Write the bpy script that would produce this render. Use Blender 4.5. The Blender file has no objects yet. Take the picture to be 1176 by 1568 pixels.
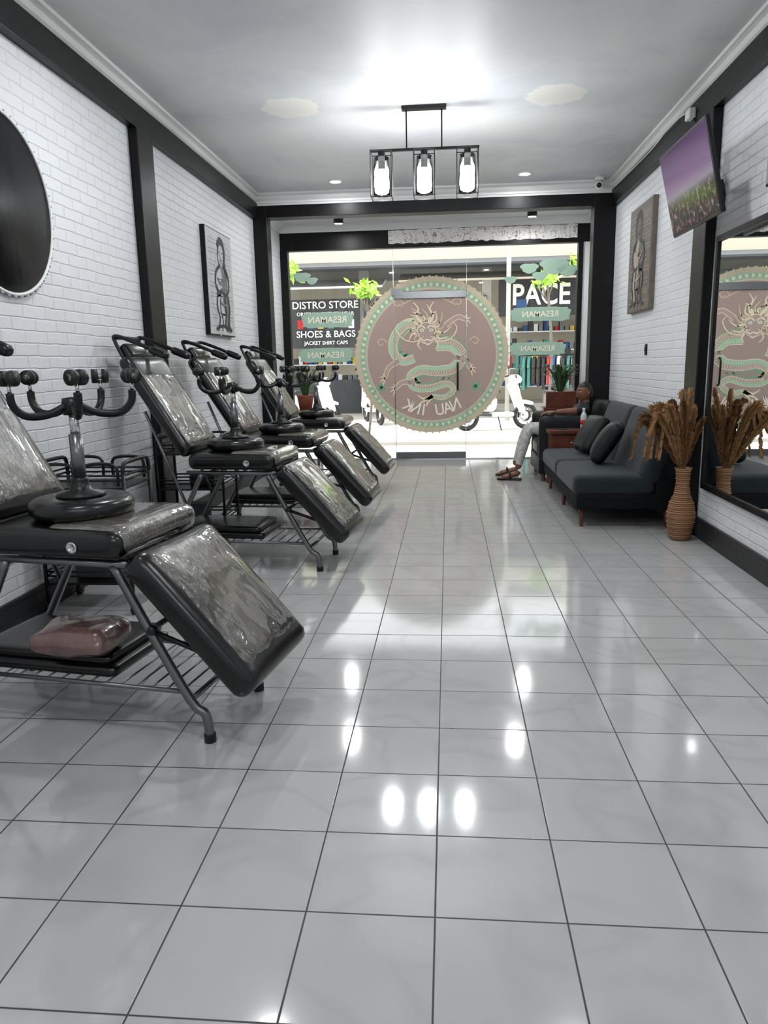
import bpy, bmesh, math, random
from mathutils import Vector, Matrix, noise
random.seed(7)
sc=bpy.context.scene
sc.view_settings.view_transform='Standard'
sc.view_settings.look='None'
pi=math.pi
def lin(r,g,b):
    f=lambda v:(v/255/12.92) if v/255<=.04045 else ((v/255+.055)/1.055)**2.4
    return (f(r),f(g),f(b),1)
# ------------------------------------------------------------ materials
class NT:
    def __init__(s,name):
        s.m=bpy.data.materials.new(name); s.m.use_nodes=True; s.t=s.m.node_tree
        s.b=s.t.nodes['Principled BSDF']; s.out=s.t.nodes['Material Output']
        s._tc=None
    def n(s,typ,**kw):
        nd=s.t.nodes.new(typ)
        for k,v in kw.items():
            if k.startswith('i_'):
                key=k[2:]
                key=int(key) if key.isdigit() else key.replace('_',' ')
                if isinstance(v,bpy.types.NodeSocket): s.t.links.new(v,nd.inputs[key])
                else: nd.inputs[key].default_value=v
            else: setattr(nd,k,v)
        return nd
    def l(s,a,b): s.t.links.new(a,b)
    def tc(s):
        if not s._tc: s._tc=s.n('ShaderNodeTexCoord')
        return s._tc.outputs['Object']
    def math(s,op,a,b=None,c=None):
        nd=s.t.nodes.new('ShaderNodeMath'); nd.operation=op
        for i,v in enumerate((a,b,c)):
            if v is None: continue
            if isinstance(v,bpy.types.NodeSocket): s.l(v,nd.inputs[i])
            else: nd.inputs[i].default_value=v
        return nd.outputs[0]
    def mix(s,f,a,b):
        nd=s.t.nodes.new('ShaderNodeMix'); nd.data_type='RGBA'
        for k,v in ((0,f),(6,a),(7,b)):
            if isinstance(v,bpy.types.NodeSocket): s.l(v,nd.inputs[k])
            else: nd.inputs[k].default_value=v
        return nd.outputs[2]
    def noise(s,scale,detail=3,vec=None,rough=.5,dist=0):
        nd=s.n('ShaderNodeTexNoise'); nd.inputs['Scale'].default_value=scale; nd.inputs['Detail'].default_value=detail
        nd.inputs['Roughness'].default_value=rough; nd.inputs['Distortion'].default_value=dist
        s.l(vec if vec else s.tc(),nd.inputs['Vector']); return nd.outputs['Fac']
    def ramp(s,f,stops):
        nd=s.n('ShaderNodeValToRGB'); s.l(f,nd.inputs[0]); cr=nd.color_ramp
        cr.elements[0].position=stops[0][0]; cr.elements[1].position=stops[-1][0]
        for p,c in stops[1:-1]: cr.elements.new(p)
        for e,(p,c) in zip(cr.elements,stops): e.color=c if len(c)==4 else (*c,1)
        return nd.outputs[0]
    def bump(s,h,strength=.5,dist=.01):
        nd=s.n('ShaderNodeBump'); nd.inputs['Strength'].default_value=strength; nd.inputs['Distance'].default_value=dist
        s.l(h,nd.inputs['Height']); s.l(nd.outputs[0],s.b.inputs['Normal'])
def g(v): return (v,v,v,1)
def P(name,col,rough=.5,metal=0,spec=.5,coat=0,bump=None,vary=None,emis=None,sheen=0):
    t=NT(name); b=t.b
    b.inputs['Base Color'].default_value=col; b.inputs['Roughness'].default_value=rough
    b.inputs['Metallic'].default_value=metal; b.inputs['Specular IOR Level'].default_value=spec
    b.inputs['Coat Weight'].default_value=coat; b.inputs['Sheen Weight'].default_value=sheen
    if vary:
        n=t.noise(vary[0],4); c2=tuple(max(0,min(1,x*vary[1])) for x in col[:3])+(1,)
        t.l(t.mix(t.ramp(n,[(.35,g(0)),(.65,g(1))]),col,c2),b.inputs['Base Color'])
    if bump: t.bump(t.noise(bump[0],4),bump[1],bump[2])
    if emis:
        b.inputs['Emission Color'].default_value=emis[0]; b.inputs['Emission Strength'].default_value=emis[1]
    return t.m
def brick(name,col,mortar,axis='x',rough=.45):
    t=NT(name); sp=t.n('ShaderNodeSeparateXYZ',i_0=t.tc())
    cb=t.n('ShaderNodeCombineXYZ'); t.l(sp.outputs[1 if axis=='x' else 0],cb.inputs[0]); t.l(sp.outputs[2],cb.inputs[1])
    nv=t.n('ShaderNodeTexNoise'); nv.inputs['Scale'].default_value=6; t.l(t.tc(),nv.inputs['Vector'])
    vm=t.n('ShaderNodeVectorMath',operation='MULTIPLY_ADD'); t.l(nv.outputs['Color'],vm.inputs[0]); vm.inputs[1].default_value=(.016,.016,0); t.l(cb.outputs[0],vm.inputs[2])
    br=t.n('ShaderNodeTexBrick'); t.l(vm.outputs[0],br.inputs['Vector'])
    br.inputs['Scale'].default_value=1; br.inputs['Brick Width'].default_value=.22; br.inputs['Row Height'].default_value=.066
    br.inputs['Mortar Size'].default_value=.006; br.inputs['Mortar Smooth'].default_value=.9
    br.inputs['Color1'].default_value=col; br.inputs['Color2'].default_value=tuple(x*.96 for x in col[:3])+(1,); br.inputs['Mortar'].default_value=mortar
    t.l(br.outputs['Color'],t.b.inputs['Base Color']); t.b.inputs['Roughness'].default_value=rough
    h=t.math('MULTIPLY_ADD',br.outputs['Fac'],-1.0,t.math('MULTIPLY',t.noise(22,4),.7))
    t.bump(h,.5,.008); return t.m
M_wallx=brick('white_brick_paint',lin(224,226,228),lin(212,214,218))
M_wally=brick('white_brick_paint_back',lin(224,226,228),lin(212,214,218),'y')
M_blackbrick=brick('black_brick_paint',lin(28,29,32),lin(12,12,14))
M_plaster=P('white_plaster',lin(230,230,228),.6,bump=(30,.1,.002),vary=(2,.93))
M_cornice=P('cornice_white',lin(228,228,226),.5)
M_black=P('black_gloss_paint',lin(9,9,10),.4,spec=.25,vary=(9,1.8),bump=(14,.15,.004))
def floor_mat():
    t=NT('ceramic_floor_tiles'); T=.3125
    sp=t.n('ShaderNodeSeparateXYZ',i_0=t.tc())
    u=t.math('DIVIDE',t.math('ADD',sp.outputs[0],.033),T); v=t.math('DIVIDE',t.math('ADD',sp.outputs[1],.0185),T)
    def edge(a):
        f=t.math('FRACT',a); return t.math('MINIMUM',f,t.math('SUBTRACT',1.0,f))
    e=t.math('MINIMUM',edge(u),edge(v))
    gm=t.n('ShaderNodeMapRange',interpolation_type='SMOOTHSTEP'); t.l(e,gm.inputs[0]); gm.inputs[1].default_value=.0045; gm.inputs[2].default_value=.0105
    mask=gm.outputs[0]
    cb=t.n('ShaderNodeCombineXYZ'); t.l(t.math('FLOOR',u),cb.inputs[0]); t.l(t.math('FLOOR',v),cb.inputs[1])
    wn=t.n('ShaderNodeTexWhiteNoise',noise_dimensions='2D'); t.l(cb.outputs[0],wn.inputs[0])
    vo=t.n('ShaderNodeVectorMath',operation='MULTIPLY_ADD'); t.l(wn.outputs['Color'],vo.inputs[0]); vo.inputs[1].default_value=(7,7,7); t.l(t.tc(),vo.inputs[2])
    nz=t.noise(2.4,2,vo.outputs[0],.4,1.0)
    vein=t.math('SUBTRACT',1.0,t.math('MULTIPLY',t.math('ABSOLUTE',t.math('SUBTRACT',nz,.5)),12.0))
    vein=t.math('MAXIMUM',vein,0.0)
    c=t.mix(t.math('MULTIPLY',vein,.30),lin(180,180,179),lin(154,154,153))
    c=t.mix(t.math('MULTIPLY',wn.outputs['Value'],.12),c,lin(156,157,158))
    c=t.mix(mask,lin(40,40,41),c)
    t.l(c,t.b.inputs['Base Color'])
    t.l(t.math('SUBTRACT',.7,t.math('MULTIPLY',mask,.615)),t.b.inputs['Roughness'])
    t.b.inputs['Specular IOR Level'].default_value=.85
    h=t.math('ADD',t.math('MULTIPLY',mask,1.0),t.math('MULTIPLY',t.noise(4.5,3),.5))
    t.bump(h,.22,.003); return t.m
M_floor=floor_mat()
def ceil_mat():
    t=NT('ceiling_paint_mottled')
    n=t.noise(1.3,5,None,.6,.8)
    c=t.ramp(n,[(.32,lin(206,209,214)),(.5,lin(219,220,221)),(.68,lin(225,225,223))])
    sp=t.n('ShaderNodeSeparateXYZ',i_0=t.tc()); n2=t.noise(9,4)
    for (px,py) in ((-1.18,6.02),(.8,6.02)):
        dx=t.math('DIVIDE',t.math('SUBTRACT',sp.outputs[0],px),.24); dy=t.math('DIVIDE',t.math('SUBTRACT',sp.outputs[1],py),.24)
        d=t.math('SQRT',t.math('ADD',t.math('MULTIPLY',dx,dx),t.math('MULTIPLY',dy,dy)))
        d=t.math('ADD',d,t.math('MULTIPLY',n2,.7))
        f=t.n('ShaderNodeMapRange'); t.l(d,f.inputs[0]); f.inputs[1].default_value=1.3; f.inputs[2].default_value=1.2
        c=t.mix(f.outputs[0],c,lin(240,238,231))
    t.l(c,t.b.inputs['Base Color']); t.b.inputs['Roughness'].default_value=.5
    t.bump(t.noise(3,3),.25,.006); return t.m
M_ceil=ceil_mat()
M_vinyl=P('black_vinyl',lin(12,12,13),.25,spec=.55,bump=(6,.25,.01))
def wrap_mat():
    t=NT('plastic_wrapped_vinyl')
    mp=t.n('ShaderNodeMapping'); t.l(t.tc(),mp.inputs[0]); mp.inputs['Scale'].default_value=(1.4,6,1.4); mp.inputs['Rotation'].default_value=(.2,.3,.7)
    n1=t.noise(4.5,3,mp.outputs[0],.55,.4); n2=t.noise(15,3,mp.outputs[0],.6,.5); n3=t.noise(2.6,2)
    c=t.mix(t.ramp(n3,[(.35,g(0)),(.7,g(1))]),lin(44,42,40),lin(122,117,108))  # grey-beige areas paint the plastic's reflections into its colour
    glint=t.ramp(n2,[(.60,g(0)),(.68,g(1))]); c=t.mix(t.math('MULTIPLY',glint,.22),c,lin(200,199,195))  # pale streaks are highlights painted into the colour
    t.l(c,t.b.inputs['Base Color']); t.b.inputs['Roughness'].default_value=.14; t.b.inputs['Specular IOR Level'].default_value=1.0
    t.b.inputs['Coat Weight'].default_value=1; t.b.inputs['Coat Roughness'].default_value=.04; t.b.inputs['Coat IOR'].default_value=1.8
    t.bump(t.math('ADD',n1,t.math('MULTIPLY',n2,.35)),.8,.02); return t.m
M_wrap=wrap_mat()
M_steel=P('gunmetal_tube',lin(120,122,124),.3,metal=.85)
M_chrome=P('chrome',lin(215,215,218),.12,metal=1)
M_blkmetal=P('black_metal',lin(15,15,16),.35,metal=.2)
M_rubber=P('black_rubber',lin(13,13,13),.45)
M_sofa=P('dark_teal_velvet',lin(26,34,37),.8,spec=.25,sheen=.15,bump=(60,.2,.003),vary=(4,1.4))
M_sofabase=P('dark_sofa_base',lin(14,16,18),.8,spec=.2)
M_leather=P('black_leatherette',lin(15,19,21),.5,spec=.3,bump=(40,.15,.003))
M_wood=P('red_brown_wood',lin(104,52,36),.35,vary=(12,.6),coat=.3)
def wave_mat(name,c1,c2,scale,rough,axis='Z',bs=.6,dist=1.0):
    t=NT(name); w=t.n('ShaderNodeTexWave',bands_direction=axis); t.l(t.tc(),w.inputs[0]); w.inputs['Scale'].default_value=scale; w.inputs['Distortion'].default_value=dist
    t.l(t.mix(w.outputs['Fac'],c1,c2),t.b.inputs['Base Color']); t.b.inputs['Roughness'].default_value=rough; t.bump(w.outputs['Fac'],bs,.006); return t.m
M_rattan=wave_mat('rattan_weave',lin(104,70,46),lin(158,116,78),22,.6)
M_pampas=P('pampas_plume',lin(184,144,96),.9,vary=(20,.75))
M_pampas2=P('pampas_dark',lin(140,100,60),.9,vary=(20,.7))
M_leaf=P('green_leaf',lin(52,84,36),.45,vary=(20,.5))
M_bright=P('yellow_green_leaf',lin(165,215,60),.5,vary=(5,.6))  # yellow-green foliage of the street trees
M_terra=P('terracotta',lin(140,72,48),.6)
def glass_mat():
    t=NT('clear_glass'); fr=t.n('ShaderNodeFresnel'); fr.inputs[0].default_value=1.4
    tr=t.n('ShaderNodeBsdfTransparent'); tr.inputs[0].default_value=(.97,.98,.98,1); gl=t.n('ShaderNodeBsdfGlossy'); gl.inputs['Roughness'].default_value=.01
    mx=t.n('ShaderNodeMixShader'); t.l(fr.outputs[0],mx.inputs[0]); t.l(tr.outputs[0],mx.inputs[1]); t.l(gl.outputs[0],mx.inputs[2]); t.l(mx.outputs[0],t.out.inputs[0]); return t.m
M_glass=glass_mat()
M_mirror=P('mirror_silver',(.86,.88,.88,1),.01,metal=1)
def darkmirror():
    t=NT('dark_round_panel'); mp=t.n('ShaderNodeMapping'); t.l(t.tc(),mp.inputs[0]); mp.inputs['Scale'].default_value=(1,7,1)
    n=t.noise(2.5,5,mp.outputs[0],.6,.8)
    t.l(t.ramp(n,[(.35,lin(8,8,10)),(.8,lin(32,32,36))]),t.b.inputs['Base Color']); t.b.inputs['Roughness'].default_value=.4; t.b.inputs['Specular IOR Level'].default_value=.2
    t.bump(n,.3,.01); return t.m
M_darkm=darkmirror()
def sticker(name,col,tl=.45):
    t=NT(name); d=t.n('ShaderNodeBsdfDiffuse'); d.inputs[0].default_value=col; r=t.n('ShaderNodeBsdfTranslucent'); r.inputs[0].default_value=col
    mx=t.n('ShaderNodeMixShader'); mx.inputs[0].default_value=tl; t.l(d.outputs[0],mx.inputs[1]); t.l(r.outputs[0],mx.inputs[2]); t.l(mx.outputs[0],t.out.inputs[0]); return t.m
# base film lets some daylight through; print layers on top are opaque ink
S_mauve=sticker('sticker_mauve',lin(178,157,149),.17)
S_mauve_o=sticker('sticker_mauve_ink',lin(190,168,158),0)
S_ring=sticker('sticker_ring_tan',lin(205,194,170),.20)
S_ringg=sticker('sticker_ring_green',lin(164,196,170),.20)
S_tan=sticker('sticker_tan',lin(242,228,200),0)
S_tan2=sticker('sticker_tan_dark',lin(216,200,170),0)
S_green=sticker('sticker_green',lin(170,212,180),0)
S_green2=sticker('sticker_green_deep',lin(138,184,150),0)
S_letter=sticker('sticker_letter',lin(250,242,224),0)
S_cloud=sticker('sticker_cloud_green',lin(165,192,174),.24)
def banner():
    t=NT('scribbled_banner'); mp=t.n('ShaderNodeMapping'); t.l(t.tc(),mp.inputs[0]); mp.inputs['Scale'].default_value=(1,1,.7)
    n=t.noise(9,2,mp.outputs[0],.5,2)
    t.l(t.ramp(n,[(.475,lin(240,236,230)),(.5,lin(100,90,84)),(.525,lin(240,236,230))]),t.b.inputs['Base Color']); return t.m
M_banner=banner()
def screen():
    t=NT('tv_picture_painted_glare'); sp=t.n('ShaderNodeSeparateXYZ',i_0=t.tc())
    v=t.math('ADD',t.math('DIVIDE',sp.outputs[2],.545),.5)
    base=t.ramp(v,[(0,lin(28,24,30)),(.3,lin(52,44,54)),(.46,lin(150,136,158)),(.56,lin(140,112,146)),(.85,lin(104,78,116)),(1,lin(78,60,92))])  # bright middle band is a window reflection painted into the picture
    n=t.noise(24,4); crowd=t.ramp(n,[(.42,lin(28,22,28)),(.58,lin(96,72,74)),(.7,lin(200,178,176))])
    msk=t.n('ShaderNodeMapRange'); t.l(v,msk.inputs[0]); msk.inputs[1].default_value=.44; msk.inputs[2].default_value=.36
    c=t.mix(t.math('MULTIPLY',msk.outputs[0],.75),base,crowd)
    t.b.inputs['Base Color'].default_value=g(.01); t.b.inputs['Roughness'].default_value=.12; t.b.inputs['Specular IOR Level'].default_value=.3
    t.l(c,t.b.inputs['Emission Color']); t.b.inputs['Emission Strength'].default_value=.8; return t.m
M_screen=screen()
def emit(name,col,s): return P(name,g(.8),.5,emis=(col,s))
M_bulb=emit('lit_bulb',(.96,.98,1,1),92)
M_fillbulb=emit('added_fill_bulb',(.96,.98,1,1),42)  # weaker bulb for the added pendant out of view
M_spot=emit('lit_downlight',(.97,.98,1,1),28)
M_skin=P('brown_skin',lin(120,78,58),.5); M_hair=P('black_hair',lin(14,12,12),.5,bump=(60,.5,.004))
M_pants=P('grey_patterned_trousers',lin(200,200,196),.8,vary=(28,.6)); M_shirt=P('dark_shirt',lin(24,27,32),.8)
M_white=P('white_plastic',lin(232,232,230),.4); M_eye=P('eye_white',lin(225,220,215),.3); M_lip=P('lip',lin(110,60,52),.5)
M_pink=P('dusty_brown_wrapped',lin(96,72,68),.25,coat=.8,bump=(18,.7,.012),vary=(10,1.5))
M_grey=P('mid_grey',lin(120,122,124),.6); M_dgrey=P('charcoal_grey',lin(60,62,64),.7)
M_ink=P('ink_black',lin(40,40,42),.6); M_ink2=P('ink_grey',lin(110,110,112),.6)
M_brown=P('driftwood_brown',lin(116,106,96),.6,vary=(14,.7)); M_brown2=P('driftwood_light',lin(166,156,142),.6)
M_asph=P('pale_concrete',lin(206,202,194),.8,vary=(1,.9))
M_conc2=P('kerb_concrete',lin(180,178,170),.8)
M_cream=P('cream_render',lin(206,198,178),.8)
M_red=P('red_cloth',lin(180,40,36),.8); M_blue=P('blue_cloth',lin(50,80,130),.8); M_yel=P('yellow_cloth',lin(210,180,70),.8); M_teal=P('teal_cloth',lin(70,130,120),.8)
M_clearp=P('clear_bottle_plastic',lin(206,212,214),.1,coat=.5)
# ------------------------------------------------------------ builder
T=lambda x,y,z: Matrix.Translation((x,y,z))
RX=lambda a: Matrix.Rotation(math.radians(a),4,'X'); RY=lambda a: Matrix.Rotation(math.radians(a),4,'Y'); RZ=lambda a: Matrix.Rotation(math.radians(a),4,'Z')
def catmull(pts,k=6,closed=False):
    P_=[Vector(p) for p in pts]; n=len(P_); out=[]
    rng=range(n if closed else n-1)
    for i in rng:
        if closed: p0,p1,p2,p3=P_[(i-1)%n],P_[i],P_[(i+1)%n],P_[(i+2)%n]
        else: p0,p1,p2,p3=P_[max(i-1,0)],P_[i],P_[i+1],P_[min(i+2,n-1)]
        for j in range(k):
            t=j/k; out.append(.5*((2*p1)+(p2-p0)*t+(2*p0-5*p1+4*p2-p3)*t*t+(3*p1-p0-3*p2+p3)*t**3))
    if not closed: out.append(P_[-1])
    return out
class B:
    def __init__(s,name): s.name=name; s.bm=bmesh.new(); s.mats=[]
    def mi(s,m):
        if m not in s.mats: s.mats.append(m)
        return s.mats.index(m)
    def merge(s,tb,mat,M=None,smooth=False):
        if mat is not None:
            i=s.mi(mat)
            for f in tb.faces: f.material_index=i
        for f in tb.faces: f.smooth=smooth
        if M is not None: bmesh.ops.transform(tb,matrix=M,verts=tb.verts)
        me=bpy.data.meshes.new('tmp'); tb.to_mesh(me); tb.free(); s.bm.from_mesh(me); bpy.data.meshes.remove(me)
    def box(s,lo,hi,mat,bev=0,M=None,seg=2):
        tb=bmesh.new(); bmesh.ops.create_cube(tb,size=1)
        c=[(a+b)/2 for a,b in zip(lo,hi)]; d=[abs(b-a) for a,b in zip(lo,hi)]
        for v in tb.verts: v.co=Vector((v.co.x*d[0]+c[0],v.co.y*d[1]+c[1],v.co.z*d[2]+c[2]))
        if bev: bmesh.ops.bevel(tb,geom=tb.edges[:],offset=bev,segments=seg,affect='EDGES',profile=.5)
        s.merge(tb,mat,M)
    def cush(s,size,M,mat,r=.03,puff=.01,wr=0,seed=0,cuts=11):
        tb=bmesh.new(); bmesh.ops.create_cube(tb,size=2); bmesh.ops.subdivide_edges(tb,edges=tb.edges[:],cuts=cuts,use_grid_fill=True)
        h=Vector(size)/2; r=min(r,min(h)*.98)
        for v in tb.verts:
            p=Vector([math.copysign(abs(c)**.6,c) for c in v.co]); q=Vector((p.x*h.x,p.y*h.y,p.z*h.z))
            k=Vector([max(-(h[i]-r),min(h[i]-r,q[i])) for i in range(3)]); n=q-k
            if n.length>1e-6: q=k+n.normalized()*r
            q.z+=puff*(1-p.x**2)*(1-p.y**2)*(1 if p.z>0 else -.3)
            if wr:
                w=noise.noise(Vector((q.x*9+seed,q.y*22,q.z*12)))+.5*noise.noise(Vector((q.x*30,q.y*34+seed,q.z*30))); q+=Vector((n.x,n.y,n.z)).normalized()*w*wr if n.length>1e-6 else Vector((0,0,0))
            v.co=q
        bmesh.ops.recalc_face_normals(tb,faces=tb.faces)
        s.merge(tb,mat,M,True)
    def tube(s,pts,r,mat,n=8,closed=False,M=None,cap=True,flat=1):
        pts=[Vector(p) for p in pts]; N=len(pts); rr=r if isinstance(r,(list,tuple)) else [r]*N
        tb=bmesh.new(); rings=[]; up=None
        for i in range(N):
            if closed: t=(pts[(i+1)%N]-pts[i-1])
            else: t=pts[min(i+1,N-1)]-pts[max(i-1,0)]
            t=t.normalized() if t.length>1e-9 else Vector((0,0,1))
            if up is None: up=Vector((0,0,1)) if abs(t.z)<.9 else Vector((1,0,0))
            a=(up-t*up.dot(t)); a=a.normalized() if a.length>1e-6 else t.orthogonal().normalized(); up=a; b=t.cross(a)
            rings.append([tb.verts.new(pts[i]+(a*math.cos(2*pi*k/n)*flat+b*math.sin(2*pi*k/n))*rr[i]) for k in range(n)])
        for i in range(N if closed else N-1):
            A,Bq=rings[i],rings[(i+1)%N]
            for k in range(n): tb.faces.new((A[k],A[(k+1)%n],Bq[(k+1)%n],Bq[k]))
        if cap and not closed: tb.faces.new(rings[0][::-1]); tb.faces.new(rings[-1])
        bmesh.ops.recalc_face_normals(tb,faces=tb.faces)
        s.merge(tb,mat,M,True)
    def lathe(s,prof,mat,M=None,n=32,smooth=True):
        tb=bmesh.new(); R=[]
        for r,z in prof:
            R.append([tb.verts.new((max(r,.0004)*math.cos(2*pi*k/n),max(r,.0004)*math.sin(2*pi*k/n),z)) for k in range(n)])
        for a,b in zip(R,R[1:]):
            for k in range(n): tb.faces.new((a[k],a[(k+1)%n],b[(k+1)%n],b[k]))
        tb.faces.new(R[0][::-1]); tb.faces.new(R[-1]); bmesh.ops.recalc_face_normals(tb,faces=tb.faces)
        s.merge(tb,mat,M,smooth)
    def cyl(s,c,r,h,mat,M=None,n=24):
        MM=T(*c); MM=(M@MM) if M is not None else MM
        s.lathe([(0,0),(r,0),(r,h),(0,h)],mat,MM,n,False)
    def ball(s,c,rad,mat,M=None,sub=2):
        tb=bmesh.new(); bmesh.ops.create_icosphere(tb,subdivisions=sub,radius=1)
        rad=rad if isinstance(rad,(list,tuple)) else (rad,)*3
        for v in tb.verts: v.co=Vector((v.co.x*rad[0]+c[0],v.co.y*rad[1]+c[1],v.co.z*rad[2]+c[2]))
        s.merge(tb,mat,M,True)
    def face(s,pts,mat,M=None):
        tb=bmesh.new(); tb.faces.new([tb.verts.new(p) for p in pts]); s.merge(tb,mat,M)
    def ribbon(s,pts,w,mat,fn,k=5,closed=False):
        q=catmull([(p[0],p[1],0) for p in pts],k,closed); N=len(q); tb=bmesh.new(); L=[];R=[]
        for i,p in enumerate(q):
            t=(q[(i+1)%N]-q[i-1]) if closed else (q[min(i+1,N-1)]-q[max(i-1,0)])
            t.normalize(); nn=Vector((-t.y,t.x,0)); ww=w(i/(N-1)) if callable(w) else w
            L.append(tb.verts.new(fn(*(p+nn*ww/2).xy))); R.append(tb.verts.new(fn(*(p-nn*ww/2).xy)))
        for i in range(N if closed else N-1):
            j=(i+1)%N; tb.faces.new((L[i],L[j],R[j],R[i]))
        s.merge(tb,mat)
    def extr(s,prof,mat,p0,p1,ax):
        p0=Vector(p0);p1=Vector(p1);ax=Vector(ax); tb=bmesh.new()
        a=[tb.verts.new(p0+ax*d+Vector((0,0,z))) for d,z in prof]; b=[tb.verts.new(p1+ax*d+Vector((0,0,z))) for d,z in prof]; n=len(prof)
        for i in range(n): tb.faces.new((a[i],a[(i+1)%n],b[(i+1)%n],b[i]))
        tb.faces.new(a[::-1]); tb.faces.new(b); bmesh.ops.recalc_face_normals(tb,faces=tb.faces); s.merge(tb,mat)
    def text(s,txt,size,mat,M,ext=.002,bold=.015):
        cu=bpy.data.curves.new('t','FONT'); cu.body=txt; cu.size=size; cu.extrude=ext; cu.align_x='CENTER'; cu.align_y='CENTER'; cu.offset=size*bold; cu.resolution_u=3
        ob=bpy.data.objects.new('t',cu); sc.collection.objects.link(ob); bpy.context.view_layer.update()
        me=bpy.data.meshes.new_from_object(ob.evaluated_get(bpy.context.evaluated_depsgraph_get())); tb=bmesh.new(); tb.from_mesh(me)
        bpy.data.objects.remove(ob); bpy.data.meshes.remove(me); bpy.data.curves.remove(cu)
        s.merge(tb,mat,M)
    def done(s,loc=(0,0,0),rot=0,M=None):
        me=bpy.data.meshes.new(s.name); s.bm.to_mesh(me); s.bm.free()
        for m in s.mats: me.materials.append(m)
        ob=bpy.data.objects.new(s.name,me); sc.collection.objects.link(ob)
        ob.location=loc; ob.rotation_euler=(0,0,math.radians(rot))
        if M is not None: ob.matrix_world=M
        return ob
# ------------------------------------------------------------ room
XL,XR,YB,YP,YG,ZC=-2.23,1.85,-3.0,8.8,10.2,3.22
b=B('floor'); b.box((XL-.15,YB-.15,-.12),(XR+.15,YG+.12,0),M_floor); b.done()
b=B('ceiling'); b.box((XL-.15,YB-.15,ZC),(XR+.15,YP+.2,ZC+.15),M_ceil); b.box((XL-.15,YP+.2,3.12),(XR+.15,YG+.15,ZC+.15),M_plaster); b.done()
b=B('wall_left'); b.box((XL-.15,YB,0),(XL,YG+.1,ZC),M_wallx); b.done()
b=B('wall_right'); b.box((XR,YB,0),(XR+.15,YG+.1,ZC),M_wallx); b.done()
b=B('wall_back'); b.box((XL-.15,YB-.15,0),(XR+.15,YB,ZC),M_wally); b.done()
b=B('wall_front'); b.box((XL,YG-.02,2.80),(XR,YG+.1,3.03),M_black); b.box((XL,YG-.02,3.03),(XR,YG+.1,3.12),M_plaster)
b.box((XL,YG-.04,0),(XL+.1,YG+.08,2.8),M_black); b.box((1.68,YG-.04,0),(1.74,YG+.08,2.8),M_black); b.box((1.74,YG-.02,0),(XR,YG+.1,2.8),M_plaster)
b.box((XL+.1,YG-.02,-.0),(1.68,YG+.05,.012),M_chrome); b.done()
b=B('baseboard_left'); b.box((XL,YB,0),(XL+.02,YP,.15),M_blackbrick); b.done()
b=B('baseboard_right'); b.box((XR-.02,YB,0),(XR,YP,.15),M_blackbrick); b.done()
b=B('trim_1'); b.box((XL,YB,2.96),(XL+.06,YP,3.13),M_black,.005); b.box((XL,5.41,0),(XL+.07,5.69,2.96),M_black,.008); b.done()
b=B('trim_2'); b.box((XR-.06,YB,2.96),(XR,YP,3.13),M_black,.005); b.box((XR-.07,5.57,0),(XR,5.85,2.96),M_black,.008); b.done()
b=B('trim_3'); b.box((XL,YP,0),(-2.07,YP+.2,3.10),M_black,.006); b.box((1.61,YP,0),(XR,YP+.2,3.10),M_black,.006); b.box((-2.07,YP,2.97),(1.61,YP+.2,3.10),M_black,.004)
b.box((XL,YP+.01,3.10),(XR,YP+.19,ZC),M_plaster); b.done()
prof=[(0,-.095),(.014,-.095),(.018,-.075),(.045,-.055),(.062,-.03),(.08,-.022),(.095,-.018),(.1,0),(0,0)]
b=B('trim_4')
b.extr(prof,M_cornice,(XL,YB,ZC),(XL,YP,ZC),(1,0,0)); b.extr(prof,M_cornice,(XR,YB,ZC),(XR,YP,ZC),(-1,0,0)); b.extr(prof,M_cornice,(XL,YP+.01,ZC),(XR,YP+.01,ZC),(0,-1,0))
b.extr(prof,M_cornice,(XL,YG-.02,3.12),(XR,YG-.02,3.12),(0,-1,0)); b.extr(prof,M_cornice,(XL,YP+.2,3.12),(XL,YG-.02,3.12),(1,0,0)); b.extr(prof,M_cornice,(XR,YP+.2,3.12),(XR,YG-.02,3.12),(-1,0,0)); b.done()
# glass
b=B('window_1'); b.box((-2.13,YG,.012),(-.725,YG+.01,2.80),M_glass); b.done()
b=B('window_2'); b.box((.25,YG,.012),(1.68,YG+.01,2.80),M_glass); b.done()
b=B('window_3'); b.box((-.72,YG,2.25),(.245,YG+.01,2.80),M_glass); b.box((-.727,YG-.003,2.25),(-.723,YG+.013,2.8),M_chrome); b.box((.243,YG-.003,2.25),(.247,YG+.013,2.8),M_chrome); b.done()
b=B('door_1'); b.box((-.715,YG,.03),(.24,YG+.01,2.24),M_glass); b.box((-.72,YG-.02,2.15),(.245,YG+.03,2.245),M_steel,.004); b.box((-.72,YG-.02,.014),(.245,YG+.03,.1),M_steel,.004)
b.box((-.722,YG-.009,.1),(-.715,YG+.013,2.15),M_chrome); b.box((.24,YG-.009,.1),(.247,YG+.013,2.15),M_chrome)
b.tube(catmull([(.13,YG,.95),(.13,YG-.06,.97),(.13,YG-.07,1.12),(.13,YG-.06,1.28),(.13,YG,1.3)],5),.013,M_blkmetal); b.box((-.75,YG-.025,2.2),(-.6,YG-.02,2.28),M_steel); b.done()
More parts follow.
